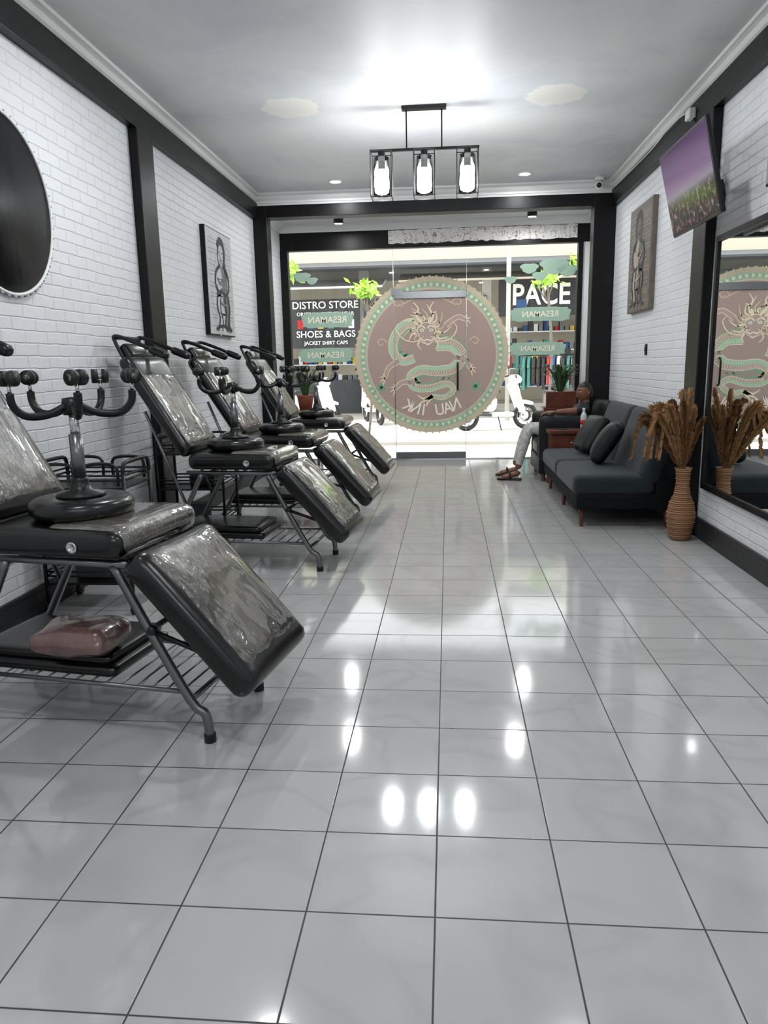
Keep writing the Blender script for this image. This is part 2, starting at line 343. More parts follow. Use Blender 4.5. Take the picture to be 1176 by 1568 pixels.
# dragon emblem
CX,CZ=-.225,1.40
b=B('dragon_emblem_sticker')
def disc(r0,r1,y,mat,n=96):
    tb=bmesh.new(); A=[];C=[]
    for k in range(n):
        a=2*pi*k/n; A.append(tb.verts.new((CX+r1*math.cos(a),y,CZ+r1*math.sin(a))))
        if r0>0: C.append(tb.verts.new((CX+r0*math.cos(a),y,CZ+r0*math.sin(a))))
    if r0>0:
        for k in range(n): tb.faces.new((A[k],A[(k+1)%n],C[(k+1)%n],C[k]))
    else: tb.faces.new(A)
    b.merge(tb,mat)
disc(0,.865,YG-.003,S_mauve); disc(.865,.89,YG-.003,S_ring); disc(.89,.965,YG-.003,S_ringg); disc(.965,1.03,YG-.003,S_ring)
N=72
for k in range(N):
    a=2*pi*k/N
    pt=lambda r,da: (CX+r*math.cos(a+da),YG-.0035,CZ+r*math.sin(a+da))
    b.face([pt(.97,-.02),pt(.97,-.005),pt(1.045,.03),pt(1.045,.008)],S_tan2)
    b.face([pt(.90,0),pt(.925,-.03),pt(.955,-.012),pt(.93,.02)],S_tan)
    b.face([pt(.905,.045),pt(.93,.03),pt(.95,.045),pt(.93,.055)],S_green2)
sx=1/114.
def fn(lay):
    y=YG-.0036-lay*.0004
    return lambda a,c: (CX+(a-660)*sx,y,CZ+(545-c)*sx)
W=lambda w0,w1:(lambda t: (w0+(w1-w0)*t))
def tap(w): return lambda t: w*math.sin(pi*min(1,max(0,.06+t*.94)))**.5
def blob(cx,cy,rx,ry,mat,lay,n=20,wob=0,ph=0):
    F=fn(lay); b.face([F(cx+rx*math.cos(a)*(1+wob*math.sin(5*a+ph)),cy+ry*math.sin(a)*(1+wob*math.sin(5*a+ph))) for a in [2*pi*k/n for k in range(n)]],mat)
def limb(pts,w0,w1,lay,k=7,belly=True,scales=True):
    b.ribbon(pts,lambda t:w0+(w1-w0)*t,S_tan,fn(lay),k); b.ribbon(pts,lambda t:(w0+(w1-w0)*t)-2.4,S_mauve_o,fn(lay+1),k)
    q=catmull([(p[0],p[1],0) for p in pts],k); n=len(q)
    if belly:
        off=[]
        for i in range(n):
            t=(q[min(i+1,n-1)]-q[max(i-1,0)]).normalized(); nn=Vector((-t.y,t.x,0)); w=(w0+(w1-w0)*i/(n-1))/2; off.append(tuple((q[i]+nn*w*.42).xy))
        b.ribbon(off,lambda t:(w0+(w1-w0)*t)*.40,S_green,fn(lay+2),2)
    if scales:
        for i in range(1,n-1):
            t=(q[i+1]-q[i-1]).normalized(); nn=Vector((-t.y,t.x,0)); w=(w0+(w1-w0)*i/(n-1))/2
            if i%2: b.ribbon([tuple((q[i]-nn*w).xy),tuple((q[i]-nn*(w+3)+t*2).xy),tuple((q[i]-nn*(w+5)+t*5).xy)],W(4,.5),S_green2,fn(lay+3),2)
            b.ribbon([tuple((q[i]-nn*w*.8-t*1.2).xy),tuple((q[i]-nn*w*.4+t*1.2).xy),tuple((q[i]-nn*w*.02-t*1.2).xy)],.9,S_tan,fn(lay+3),2)
            b.ribbon([tuple((q[i]+nn*w*.15).xy),tuple((q[i]+nn*w*.75).xy)],.7,S_tan,fn(lay+4),2)
limb([(640,494),(620,498),(604,516),(602,538),(616,552),(634,548)],15,13,0)
limb([(668,528),(692,530),(706,546),(694,564),(668,568),(644,566),(628,576),(634,592),(658,594),(684,588),(694,597),(680,608),(660,606)],20,7,0)
for p_ in ([(662,606),(648,610),(638,604)],[(662,606),(648,614),(640,618)],[(662,606),(654,616),(652,622)]): b.ribbon(p_,W(6,.8),S_tan,fn(5),4)
# head & mane (slightly turned, smaller than the body)
HX,HY,HS=653,508,.82
hx=lambda x: HX+(x-655)*HS
hy=lambda y: HY+(y-513)*HS
def rb(pts,w,m,l,k=5): b.ribbon([(hx(p[0])+ (hy(p[1])-HY)*.10,hy(p[1])) for p in pts],w,m,fn(l),k)
for a in range(21):
    th=-pi-.6+a*(pi+1.2)/20; r0,r1=15,32+8*(a%3)
    rb([(655+r0*math.cos(th),512+r0*math.sin(th)),(655+(r0+r1)/2*math.cos(th+.18),512+(r0+r1)/2*math.sin(th+.18)),(655+r1*math.cos(th-.10),512+r1*math.sin(th-.10))],W(4.5,.8),S_tan if a%2 else S_tan2,6,4)
blob(HX,hy(511),15,12.5,S_tan,8); blob(HX,hy(511),13.6,11.2,S_mauve_o,9); blob(HX+1,hy(526),12,9,S_tan,8); blob(HX+1,hy(526),10.6,7.6,S_mauve_o,10)
for sg in (-1,1):
    X=lambda x: 655+sg*(x-655)
    rb([(X(661),499),(X(670),486),(X(666),472),(X(674),460)],W(4.5,1),S_tan,11); rb([(X(668),482),(X(677),477)],W(3,1),S_tan,11,3)
    rb([(X(657),508),(X(663),503),(X(672),507)],2.2,S_tan,12); blob(hx(X(663.5)),hy(511),3,2.2,S_letter,12); blob(hx(X(663.5)),hy(511),1.3,1.3,S_green2,13)
    rb([(X(661),522),(X(680),532),(X(700),526),(X(712),508),(X(704),496)],tap(1.8),S_tan,13)
    rb([(X(670),530),(X(674),538),(X(668),546)],W(3.4,1),S_tan,7,3)
    X2=lambda x: 655+sg*(x-655)
    legs=((696,548,712,552,720,566),(682,500,700,488,712,492)) if sg>0 else ((700,552,716,562,722,578),(676,586,694,584,706,594))
    for lx,ly,mx_,my_,ex,ey in legs:
        b.ribbon([(X2(lx),ly),(X2(mx_),my_),(X2(ex),ey)],W(9,6.4),S_tan,fn(3),4); b.ribbon([(X2(lx),ly),(X2(mx_),my_),(X2(ex),ey)],W(7,4.4),S_mauve_o,fn(4),4)
        for c in (-1.2,-.4,.4,1.2): b.ribbon([(X2(ex),ey),(X2(ex+5*math.cos(c)),ey+6*math.sin(c)),(X2(ex+9*math.cos(c)),ey+10*math.sin(c)+2)],W(3,.6),S_tan,fn(5),3)
    for cx_,cy_ in ((726,524),(700,466)):
        b.ribbon([(X2(cx_-8),cy_),(X2(cx_-2),cy_-6),(X2(cx_+6),cy_-2),(X2(cx_+2),cy_+4),(X2(cx_-2),cy_+1)],1.4,S_tan2,fn(2),4)
    kx,ky=728,592
    for p in range(5):
        th=p*2*pi/5; b.ribbon([(X2(kx),ky),(X2(kx+8*math.cos(th)),ky+8*math.sin(th))],lambda t:5.5*math.sin(pi*(t*.9+.05)),S_green2,fn(2),4)
    b.ribbon([(X2(kx+8),ky+4),(X2(kx+15),ky+9)],W(3,1),S_green2,fn(2),3)
rb([(644,527),(649,530),(655,528),(661,530),(666,527)],1.8,S_letter,12); rb([(648,533),(655,538),(662,533)],1.6,S_tan,12)
b.ribbon([(612,470),(655,453),(698,470)],1.4,S_tan2,fn(2))
for i,chv in enumerate('KNI UAN'):
    if chv==' ': continue
    a=math.radians(-26+i*8.7); R=.735
    M=T(CX+R*math.sin(a),YG-.010,CZ-R*math.cos(a))@Matrix.Rotation(-a,4,'Y')@RX(90)@Matrix.Diagonal((-.85,1,1,1))
    b.text(chv,.22,S_letter,M,.0005,.012)
b.done()
def cloud(name,x0,x1,z0,z1,lines):
    b=B(name); y=YG-.003; pts=[]
    w=x1-x0;h=z1-z0
    for k in range(64):
        a=2*pi*k/64; ca,sa=math.cos(a),math.sin(a); r=1+.04*math.sin(9*a)
        pts.append(((x0+x1)/2+w/2*math.copysign(abs(ca)**.3,ca)*r,y,(z0+z1)/2+h/2*math.copysign(abs(sa)**.4,sa)*r))
    b.face(pts,S_cloud)
    b.text('RESAMAN',h*.6,S_letter,T((x0+x1)/2,y-.003,(z0+z1)/2)@RX(90)@Matrix.Diagonal((-1,1,1,1)),.0004,.01)
    b.done()
for x0,x1,z0,z1,l in ((-1.97,-1.28,1.80,2.0,1),(-2.02,-1.30,1.34,1.53,1),(.83,1.6,1.82,2.0,1),(.83,1.55,1.38,1.55,1)): cloud('window_lettering_sticker',x0,x1,z0,z1,l)
b=B('window_cloud_sticker')
for cx,cz,s in ((-1.95,2.47,.7),(-1.82,2.42,.5),(1.38,2.52,1.1),(1.55,2.46,.8),(.82,2.36,.5),(1.06,2.5,.7),(1.2,2.4,.6)):
    b.face([(cx+s*.16*math.cos(a)*(1+.15*math.sin(5*a)),YG-.003-s*.0005,cz+s*.09*math.sin(a)*(1+.2*math.sin(3*a))) for a in [2*pi*k/30 for k in range(30)]],S_cloud)
b.done()
b=B('torn_paper_banner')
pts=[]; n=40
for i in range(n+1): pts.append((-.78+2.44*i/n,YG-.024,2.855+random.uniform(-.012,.012)))
for i in range(n,-1,-1): pts.append((-.78+2.44*i/n,YG-.024,3.02+random.uniform(-.006,.006)))
b.face(pts,M_banner); b.done()
# ------------------------------------------------------------ pendant lamps
def pendant(px,py,bulb):
    b=B('three_light_pendant_lamp')
    b.box((px-.17,py-.035,3.195),(px+.17,py+.035,3.22),M_blkmetal,.004)
    for dx in (-.135,.135): b.tube([(px+dx,py,3.2),(px+dx,py,2.92)],.006,M_blkmetal)
    b.box((px-.42,py-.012,2.905),(px+.42,py+.012,2.925),M_blkmetal,.003)
    for dx in (-.33,0,.33):
        x=px+dx
        b.cyl((x,py,2.78),.026,.13,M_blkmetal); b.cyl((x,py,2.862),.05,.007,M_blkmetal)
        b.lathe([(0,2.60),(.035,2.602),(.053,2.615),(.057,2.65),(.056,2.72),(.048,2.75),(.03,2.768),(.022,2.78),(0,2.78)],bulb,T(x,py,0),24)
        b.lathe([(.065,2.59),(.067,2.59),(.067,2.86),(.065,2.86)],M_glass,T(x,py,0))
        for sx_ in (-1,1):
            for sy in (-1,1): b.box((x+sx_*.08-.003,py+sy*.08-.003,2.565),(x+sx_*.08+.003,py+sy*.08+.003,2.90),M_blkmetal)
        for z in (2.565,2.897):
            for sy in (-1,1):
                b.box((x-.083,py+sy*.08-.003,z),(x+.083,py+sy*.08+.003,z+.006),M_blkmetal); b.box((x+sy*.08-.003,py-.083,z),(x+sy*.08+.003,py+.083,z+.006),M_blkmetal)
    b.done()
pendant(-.18,6.11,M_bulb); pendant(-.18,-.5,M_fillbulb)  # second one, unseen behind the camera, is added to brighten the near room
def light(name,kind,loc,energy,size=.05,col=(.97,.98,1)):
    l=bpy.data.lights.new(name,kind); l.energy=energy; l.color=col
    if kind=='POINT': l.shadow_soft_size=size
    if kind=='AREA': l.shape='DISK'; l.size=size
    o=bpy.data.objects.new(name,l); o.location=loc; sc.collection.objects.link(o)
    return o
for x in (-1.19,.80):
    for y in (8.32,4.1,1.6,-1.2):  # the two nearest rows, out of view, are added as fill light
        b=B('recessed_downlight'); b.lathe([(0,0),(.05,0),(.052,-.008),(.075,-.012),(.082,-.004),(.082,.0),(0,.0)],M_white,T(x,y,ZC)); b.lathe([(0,-.0095),(.05,-.0095),(.05,-.003),(0,-.003)],M_spot,T(x,y,ZC)); b.done()
        light('downlight_lamp','AREA',(x,y,ZC-.02),{8.32:13,4.1:19,1.6:13,-1.2:13}[y],.11)
for x in (-1.35,1.02):
    b=B('surface_mounted_spotlight'); b.lathe([(0,0),(.045,0),(.06,-.03),(.06,-.1),(.052,-.1),(.05,-.085),(0,-.085)],M_blkmetal,T(x,9.6,3.12)); b.lathe([(0,-.097),(.05,-.097),(.05,-.087),(0,-.087)],M_spot,T(x,9.6,3.12)); b.done()
    light('spotlight_lamp','AREA',(x,9.6,3.01),11,.1)
b=B('security_dome_camera'); b.lathe([(0,0),(.05,0),(.05,-.03),(0,-.03)],M_white,T(1.62,8.62,ZC-.0)); b.ball((1.62,8.62,3.14),.045,M_white); b.ball((1.61,8.585,3.135),.028,M_vinyl); b.done()
# ------------------------------------------------------------ left wall decor
b=B('round_wall_mirror'); M=T(XL,3.75,2.13)@RY(90)
b.lathe([(0,.0),(.44,.0),(.44,.02),(0,.02)],M_darkm,M,64)
b.tube([(XL+.02,3.75+.443*math.cos(a),2.13+.443*math.sin(a)) for a in [2*pi*k/64 for k in range(64)]],.009,M_white,8,True)
for k in range(100):
    a=2*pi*k/100; b.tube([(XL+.02,3.75+.44*math.cos(a),2.13+.44*math.sin(a)),(XL+.022,3.75+.458*math.cos(a+.02),2.13+.458*math.sin(a+.02))],.006,M_white if k%2 else M_grey,5)
b.done()
def art(name,xw,sgn,y0,y1,z0,z1,base,inkA,inkB,edge):
    b=B(name); xo=xw+sgn*.045
    b.box((xw,y0,z0),(xo,y1,z1),edge,.003); f=.012
    b.box((xo,y0+f,z0+f),(xo+sgn*.003,y1-f,z1-f),base)
    w=y1-y0;h=z1-z0
    lay=[0]
    def F(u,v): return (xo+sgn*(.004+lay[0]*.0006),y0+w*u,z0+h*(1-v))
    for i in range(26):
        v=.06+i*.034; lay[0]=0; b.ribbon([(.08,v),(.3,v+.008*math.sin(i)),(.6,v-.006),(.92,v)],.005,inkB if i%3 else base,F,3)
    for pts,wd,m in (
        ([(.52,.30),(.46,.45),(.52,.62),(.46,.78),(.52,.94)],.34,base),
        ([(.60,.30),(.66,.45),(.62,.62),(.70,.78),(.66,.94)],.20,inkB),
        ([(.42,.16),(.50,.09),(.62,.10),(.68,.18),(.66,.30),(.72,.42)],.075,inkA),
        ([(.44,.17),(.42,.26),(.48,.34)],.035,inkA),
        ([(.53,.16),(.55,.22),(.54,.28)],.12,base),([(.47,.20),(.51,.195)],.012,inkA),([(.57,.20),(.61,.195)],.012,inkA),([(.53,.21),(.52,.245),(.545,.25)],.008,inkA),([(.51,.272),(.57,.27)],.012,inkA),
        ([(.50,.32),(.34,.38),(.28,.50),(.40,.58),(.52,.55)],.04,inkA),([(.60,.32),(.76,.38),(.80,.52),(.66,.60),(.56,.57)],.035,inkA),
        ([(.34,.58),(.30,.72),(.38,.84),(.28,.95)],.035,inkA),([(.46,.60),(.42,.74),(.50,.86),(.44,.95)],.022,inkA),([(.60,.62),(.64,.76),(.58,.88),(.66,.95)],.03,inkA),([(.74,.60),(.78,.74),(.72,.86),(.80,.95)],.04,inkA),
        ([(.36,.45),(.50,.50),(.68,.44)],.022,inkB),([(.40,.66),(.56,.70),(.72,.66)],.02,inkB),([(.22,.94),(.5,.90),(.84,.94)],.03,inkA)):
        lay[0]+=.5; b.ribbon(pts,wd,m,F,5)
    b.done()
art('framed_wall_print',XL,1,6.85,7.67,1.60,2.57,P('print_paper',lin(196,198,200),.5,vary=(10,.85)),M_ink,M_ink2,M_black)
art('carved_wall_art',XR,-1,7.08,7.90,1.75,2.72,M_brown,M_dgrey,M_brown2,M_brown)
art('framed_wall_print',XR,-1,3.85,4.66,2.25,2.63,P('print_paper2',lin(150,152,154),.5),M_ink,M_ink2,M_black)
b=B('large_wall_mirror'); b.box((XR-.018,2.6,.42),(XR-.012,5.42,2.07),M_mirror)
b.box((XR-.012,2.56,.38),(XR,5.46,2.11),M_black)
for lo,hi in (((XR-.03,2.56,.38),(XR,5.46,.42)),((XR-.03,2.56,2.07),(XR,5.46,2.11)),((XR-.03,2.56,.42),(XR,2.6,2.07)),((XR-.03,5.42,.42),(XR,5.46,2.07))): b.box(lo,hi,M_black)
b.done()
b=B('wall_mounted_television'); w,h=.93,.545
b.box((-w/2,0,-h/2),(w/2,.03,h/2),M_blkmetal,.006); b.box((-w/2+.012,-.002,-h/2+.018),(w/2-.012,.001,h/2-.012),M_screen); b.box((-.25,.03,-.18),(.25,.06,.15),M_rubber,.01)
b.tube([(-.05,.05,0),(-.15,.14,-.02),(-.27,.25,-.05),(-.30,.315,-.075)],.014,M_blkmetal); b.box((-.34,.30,-.15),(-.26,.315,0),M_blkmetal)
b.box((-.1,.055,-.1),(.1,.075,.1),M_blkmetal)
tilt=math.degrees(math.atan2(.128,.53))
Mtv=T(1.521,5.165,2.395)@RZ(-90)@RX(tilt)
b.done(M=Mtv)
b=B('cable_junction_box'); b.box((XR-.11,5.97,3.01),(XR-.06,6.07,3.08),M_white,.008)
b.tube(catmull([(XR-.075,6.02,3.08),(XR-.09,6.5,3.115),(XR-.07,7.2,3.10),(XR-.08,8.7,3.11)],6),.005,M_white,6); b.tube(catmull([(XR-.07,5.98,3.01),(XR-.02,5.9,2.8),(1.76,5.4,2.6),(1.7,5.2,2.5)],6),.006,M_rubber,6); b.done()
b=B('light_switch'); b.box((XR-.012,7.22,1.34),(XR,7.28,1.44),M_black,.003); b.box((XR-.018,7.235,1.37),(XR-.012,7.265,1.41),M_dgrey); b.done()
# ------------------------------------------------------------ tattoo beds
def bed(x,y,rot,mat_on_shelf=True):
    b=B('padded_tattoo_bed')
    th=47.5; th2=57.5
    b.cush((.58,.56,.10),T(-.28,0,.71),M_vinyl,.04,.01)
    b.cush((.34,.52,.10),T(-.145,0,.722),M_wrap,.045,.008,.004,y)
    Mf=T(.235,0,.44)@RY(th); b.cush((.62,.55,.11),Mf,M_vinyl,.045,.012)
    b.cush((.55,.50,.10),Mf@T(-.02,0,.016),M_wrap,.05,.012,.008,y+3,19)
    Mb=T(-.78,0,1.06)@RY(th2); b.cush((.74,.52,.09),Mb,M_vinyl,.04,.012)
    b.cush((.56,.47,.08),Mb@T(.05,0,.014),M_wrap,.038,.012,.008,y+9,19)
    Mh=Mb@T(-.41,0,.0); b.cush((.12,.30,.07),Mh,M_vinyl,.03,.01)
    for sy in (-1,1):
        Y=sy*.215
        b.tube([(-.6,Y,.635),(.02,Y,.635)],.014,M_steel)
        b.tube(catmull([(-.06,Y,.63),(.06,Y,.40),(.20,Y,.15),(.255,Y,.10),(.265,Y,.0)],5),.017,M_steel,10)
        b.tube(catmull([(-.50,Y,.63),(-.62,Y,.40),(-.76,Y,.15),(-.80,Y,.08),(-.81,Y,.0)],5),.017,M_steel,10)
        b.cyl((.265,Y,0),.021,.03,M_rubber); b.cyl((-.81,Y,0),.021,.03,M_rubber)
        b.tube([(.06,Y,.40),(.27,Y,.33)],.010,M_blkmetal); b.ball((.07,Y,.40),.022,M_rubber)
        b.tube([(-.62,Y,.42),(-.86,Y,1.03)],.011,M_steel)
        b.tube([(0,Y,.655),(.38,Y,.235)],.011,M_blkmetal)
        b.lathe([(0,0),(.02,0),(.02,.006),(.012,.006),(.012,.003),(0,.003)],M_chrome,T(-.17,sy*.28,.705)@RX(90 if sy<0 else -90),20)
        b.tube([(-.78,Y,.18),(.185,Y,.18)],.009,M_steel)
    for xx,zz in ((-.06,.62),(-.5,.62),(.2,.15),(-.76,.15),(.06,.40)): b.tube([(xx,-.215,zz),(xx,.215,zz)],.011,M_steel)
    for i in range(16):
        xx=-.76+i*.062; b.tube([(xx,-.215,.184),(xx,.215,.184)],.004,M_steel,6)
    top=[(-.96,-.16,1.28),(-1.05,-.16,1.46),(-1.05,-.16,1.51),(-.90,-.16,1.46),(-.74,-.16,1.39)]
    b.tube(catmull(top,4),.013,M_blkmetal); b.tube(catmull([(p[0],.16,p[2]) for p in top],4),.013,M_blkmetal); b.tube([(-1.05,-.16,1.50),(-1.05,.16,1.50)],.012,M_blkmetal)
    for sy in(-1,1): b.cush((.14,.06,.05),T(-.76,sy*.16,1.40)@RY(22),M_vinyl,.024,.0,cuts=6)
    if mat_on_shelf:
        b.cush((.62,.40,.045),T(-.42,0,.215),M_vinyl,.02,.004,.002); b.cush((.60,.38,.04),T(-.44,.01,.252),M_vinyl,.018,.006,.002)
    return b.done((x,y,0),rot)
def stool(x,y,z,rot):
    b=B('upturned_rolling_stool')
    b.lathe([(0,0),(.165,0),(.182,.015),(.188,.035),(.182,.055),(.165,.068),(.05,.072),(0,.072)],M_vinyl,n=40)
    b.lathe([(0,.07),(.09,.07),(.085,.085),(.04,.095),(.03,.13),(.03,.14),(0,.14)],M_blkmetal)
    b.lathe([(0,.13),(.024,.13),(.024,.30),(0,.30)],M_steel); b.lathe([(0,.28),(.017,.28),(.017,.40),(0,.40)],M_chrome)
    b.lathe([(0,.37),(.034,.37),(.038,.40),(.034,.43),(0,.435)],M_blkmetal)
    for k in range(5):
        a=2*pi*k/5; R=lambda r,z:(r*math.cos(a),r*math.sin(a),z)
        b.tube(catmull([R(.02,.405),R(.09,.375),R(.165,.375),R(.205,.41),R(.212,.455)],5),[.014]*21,M_blkmetal,8)
        b.tube([R(.212,.45),R(.212,.49)],.007,M_chrome)
        c=Vector(R(.212,.505)); ta=Vector((-math.sin(a+.6),math.cos(a+.6),0))
        for s_ in (-1,1): b.tube([c+ta*s_*.008,c+ta*s_*.03],.027,M_rubber,16)
        b.tube([c-ta*.03,c+ta*.03],.012,M_chrome,10)
    return b.done((x,y,z),rot)
beds=[(-1.07,2.60,-9),(-1.07,4.78,-5),(-1.05,6.00,-4),(-1.05,7.72,-3)]
for i,(x,y,r) in enumerate(beds): bed(x,y,r,i<3)
for (x,y,r) in ((-1.36,2.60,15),(-1.40,4.78,50),(-1.36,5.98,20),(-1.38,7.74,5)): stool(x,y,.771,r)
b=B('wrapped_cushion'); b.cush((.30,.24,.09),T(0,0,.05),M_pink,.045,.02,.012,3); b.done((-1.36,2.50,.278),-6)
def cart(x,y,rot=0):
    b=B('black_utility_cart'); W2,D2=.24,.17
    for sx_ in (-1,1):
        for sy in (-1,1):
            b.tube([(sx_*W2,sy*D2,.06),(sx_*W2,sy*D2,.76)],.011,M_blkmetal); b.tube([(sx_*W2-.01,sy*D2,.03),(sx_*W2+.012,sy*D2,.03)],.03,M_rubber,14)
        b.tube(catmull([(sx_*W2,-D2,.74),(sx_*W2,-D2+.01,.80),(sx_*W2,-D2+.06,.82),(sx_*W2,D2-.06,.82),(sx_*W2,D2-.01,.80),(sx_*W2,D2,.74)],4),.011,M_blkmetal)
    for z in (.16,.42,.68):
        b.box((-W2,-D2,z),(W2,D2,z+.012),M_blkmetal,.003)
        for zz in (z+.05,z+.075):
            for sy in (-1,1): b.tube([(-W2,sy*D2,zz),(W2,sy*D2,zz)],.006,M_blkmetal,6)
            for sx_ in (-1,1): b.tube([(sx_*W2,-D2,zz),(sx_*W2,D2,zz)],.006,M_blkmetal,6)
    for sy in (-1,1):
        for c in (-.12,.12): b.tube(catmull([(c-.09,sy*D2,.70),(c-.09,sy*D2,.79),(c-.05,sy*D2,.815),(c+.05,sy*D2,.815),(c+.09,sy*D2,.79),(c+.09,sy*D2,.70)],4),.009,M_blkmetal)
    b.box((-.12,-.08,.172),(.06,.08,.3),M_dgrey,.01); b.box((-.05,-.06,.432),(.14,.09,.52),M_blkmetal,.01)
    b.done((x,y,0),rot)
cart(-1.93,3.85,0); cart(-1.87,5.35,0)
b=B('power_strip'); b.box((-.14,-.03,0),(.14,.03,.035),M_white,.006)
for i in range(4): b.cyl((-.1+i*.06,0,.035),.016,.003,M_grey,n=12)
b.tube(catmull([(.14,0,.02),(.3,.05,.01),(.42,-.04,.01),(.5,.08,.01),(.3,.2,.01)],6),.006,M_white,6); b.done((-1.82,3.1,0),20)
# ------------------------------------------------------------ sofa
b=B('dark_velvet_sofa'); y0,y1=5.80,7.78
b.box((1.0,y0,.15),(1.78,y1,.27),M_sofabase,.02)
for k in range(2):
    ya=y0+(y1-y0)*k/2; yb=y0+(y1-y0)*(k+1)/2
    b.cush((.62,yb-ya-.006,.16),T(1.29,(ya+yb)/2,.335),M_sofa,.05,.012)
    b.cush((.56,yb-ya-.01,.17),T(1.635,(ya+yb)/2,.62)@RY(-72)@RX(0),M_sofa,.06,.015)
b.box((1.60,y0+.02,.20),(1.80,y1-.02,.66),M_sofabase,.03)
for xx,yy in ((1.06,5.88),(1.06,7.70),(1.72,5.88),(1.72,7.70),(1.06,6.8)): b.lathe([(0,0),(.016,0),(.026,.15),(0,.15)],M_wood,T(xx,yy,0),16)
b.done()
def pillow(x,y,z,M):
    b=B('throw_pillow'); b.cush((.38,.38,.12),Matrix.Identity(4),M_leather,.055,.045); return b.done(M=T(x,y,z)@M)
pillow(1.36,7.18,.61,RZ(8)@RY(-60)); pillow(1.36,6.45,.61,RZ(-14)@RY(-58))
b=B('dark_armchair'); y0,y1=8.14,8.98
b.box((.99,y0,.08),(1.80,y1,.27),M_leather,.02); b.cush((.62,y1-y0-.3,.17),T(1.30,(y0+y1)/2,.35),M_leather,.05,.01)
for yy in (y0+.075,y1-.075): b.cush((.80,.15,.60),T(1.39,yy,.42),M_leather,.06,.0)
b.cush((.16,y1-y0-.06,.66),T(1.72,(y0+y1)/2,.54)@RY(4),M_leather,.07,0)
for xx in (1.05,1.74):
    for yy in (y0+.06,y1-.06): b.cyl((xx,yy,0),.02,.09,M_wood)
b.done()
b=B('wooden_side_table'); b.box((1.05,7.82,.55),(1.52,8.10,.59),M_wood,.005)
for xx in (1.07,1.47):
    for yy in (7.84,8.05): b.box((xx,yy,0),(xx+.03,yy+.03,.55),M_wood)
b.box((1.08,7.85,.36),(1.49,8.07,.55),M_wood,.003); b.box((1.1,7.843,.39),(1.47,7.85,.53),M_wood,.002); b.ball((1.285,7.838,.46),.012,M_chrome); b.box((1.08,7.85,.15),(1.49,8.07,.17),M_wood); b.done()
b=B('water_bottle'); b.lathe([(0,0),(.03,0),(.033,.01),(.033,.13),(.026,.16),(.013,.18),(.013,.2),(0,.2)],M_clearp,T(1.42,7.95,.59)); b.lathe([(.0335,.05),(.0345,.05),(.0345,.1),(.0335,.1)],M_red,T(1.42,7.95,.59)); b.lathe([(0,.2),(.015,.2),(.015,.22),(0,.22)],M_white,T(1.42,7.95,.59)); b.done()
b=B('smartphone'); b.box((1.16,7.88,.59),(1.24,8.02,.598),M_black,.003); b.done()
# vase & pampas
b=B('pampas_grass_vase'); vx,vy=1.69,5.44
b.lathe([(0,0),(.06,0),(.075,.02),(.095,.12),(.10,.19),(.085,.27),(.055,.34),(.045,.42),(.05,.50),(.062,.53),(.052,.53),(.04,.48),(0,.44)],M_rattan,T(vx,vy,0),36)
for dz in [.03+i*.035 for i in range(14)]:
    pr=[(0,.06),(.02,.075),(.12,.095),(.19,.10),(.27,.085),(.34,.055),(.42,.045),(.50,.05),(.53,.062)]
    for (z0_,r0_),(z1_,r1_) in zip(pr,pr[1:]):
        if z0_<=dz<=z1_: r=r0_+(r1_-r0_)*(dz-z0_)/(z1_-z0_)
    b.tube([(vx+r*math.cos(a),vy+r*math.sin(a),dz) for a in [2*pi*k/28 for k in range(28)]],.005,M_rattan,6,True)
random.seed(3)
for s_ in range(22):
    a=random.uniform(0,2*pi); ln=random.uniform(.25,.48); spread=random.uniform(.03,.18)
    if s_<11: a=pi+random.uniform(-.8,1.1); spread=random.uniform(.12,.32)
    dx,dy=math.cos(a)*spread,math.sin(a)*spread
    if vx+dx>XR-.09: dx=XR-.09-vx
    droop=.8 if s_<6 else (.35 if s_<11 else 0)
    path=catmull([(vx,vy,.48),(vx+dx*.25,vy+dy*.25,.60),(vx+dx*.65,vy+dy*.65,.60+ln*.62),(vx+dx*1.0,vy+dy*1.0,.60+ln*(1-.25*droop)),(vx+dx*1.22 if dx<0 else vx+dx,vy+dy*1.15,.62+ln*(1-droop*1.2))],6)
    b.tube(path,.003,M_pampas2,5)
    mat=M_pampas if s_%3 else M_pampas2
    for i in range(5,len(path)):
        p=path[i]; d=(path[i]-path[i-1]).normalized(); f=1-abs((i-13)/13)
        for q_ in range(34):
            o=Vector((random.gauss(0,1),random.gauss(0,1),random.gauss(0,1))); o=(o-d*o.dot(d)).normalized(); pp=p+d*random.uniform(-.02,.02)
            L=.065*max(.4,f)*random.uniform(.6,1.2); e=pp+o*L*.42+d*L*1.0-Vector((0,0,L*.25))
            e.x=min(e.x,XR-.035); sd=d.cross(o)*.0022
            mid=(pp+e)/2+o*L*.12
            b.face([pp-sd,pp+sd,mid+sd*1.4,e,mid-sd*1.4],mat)
b.done()
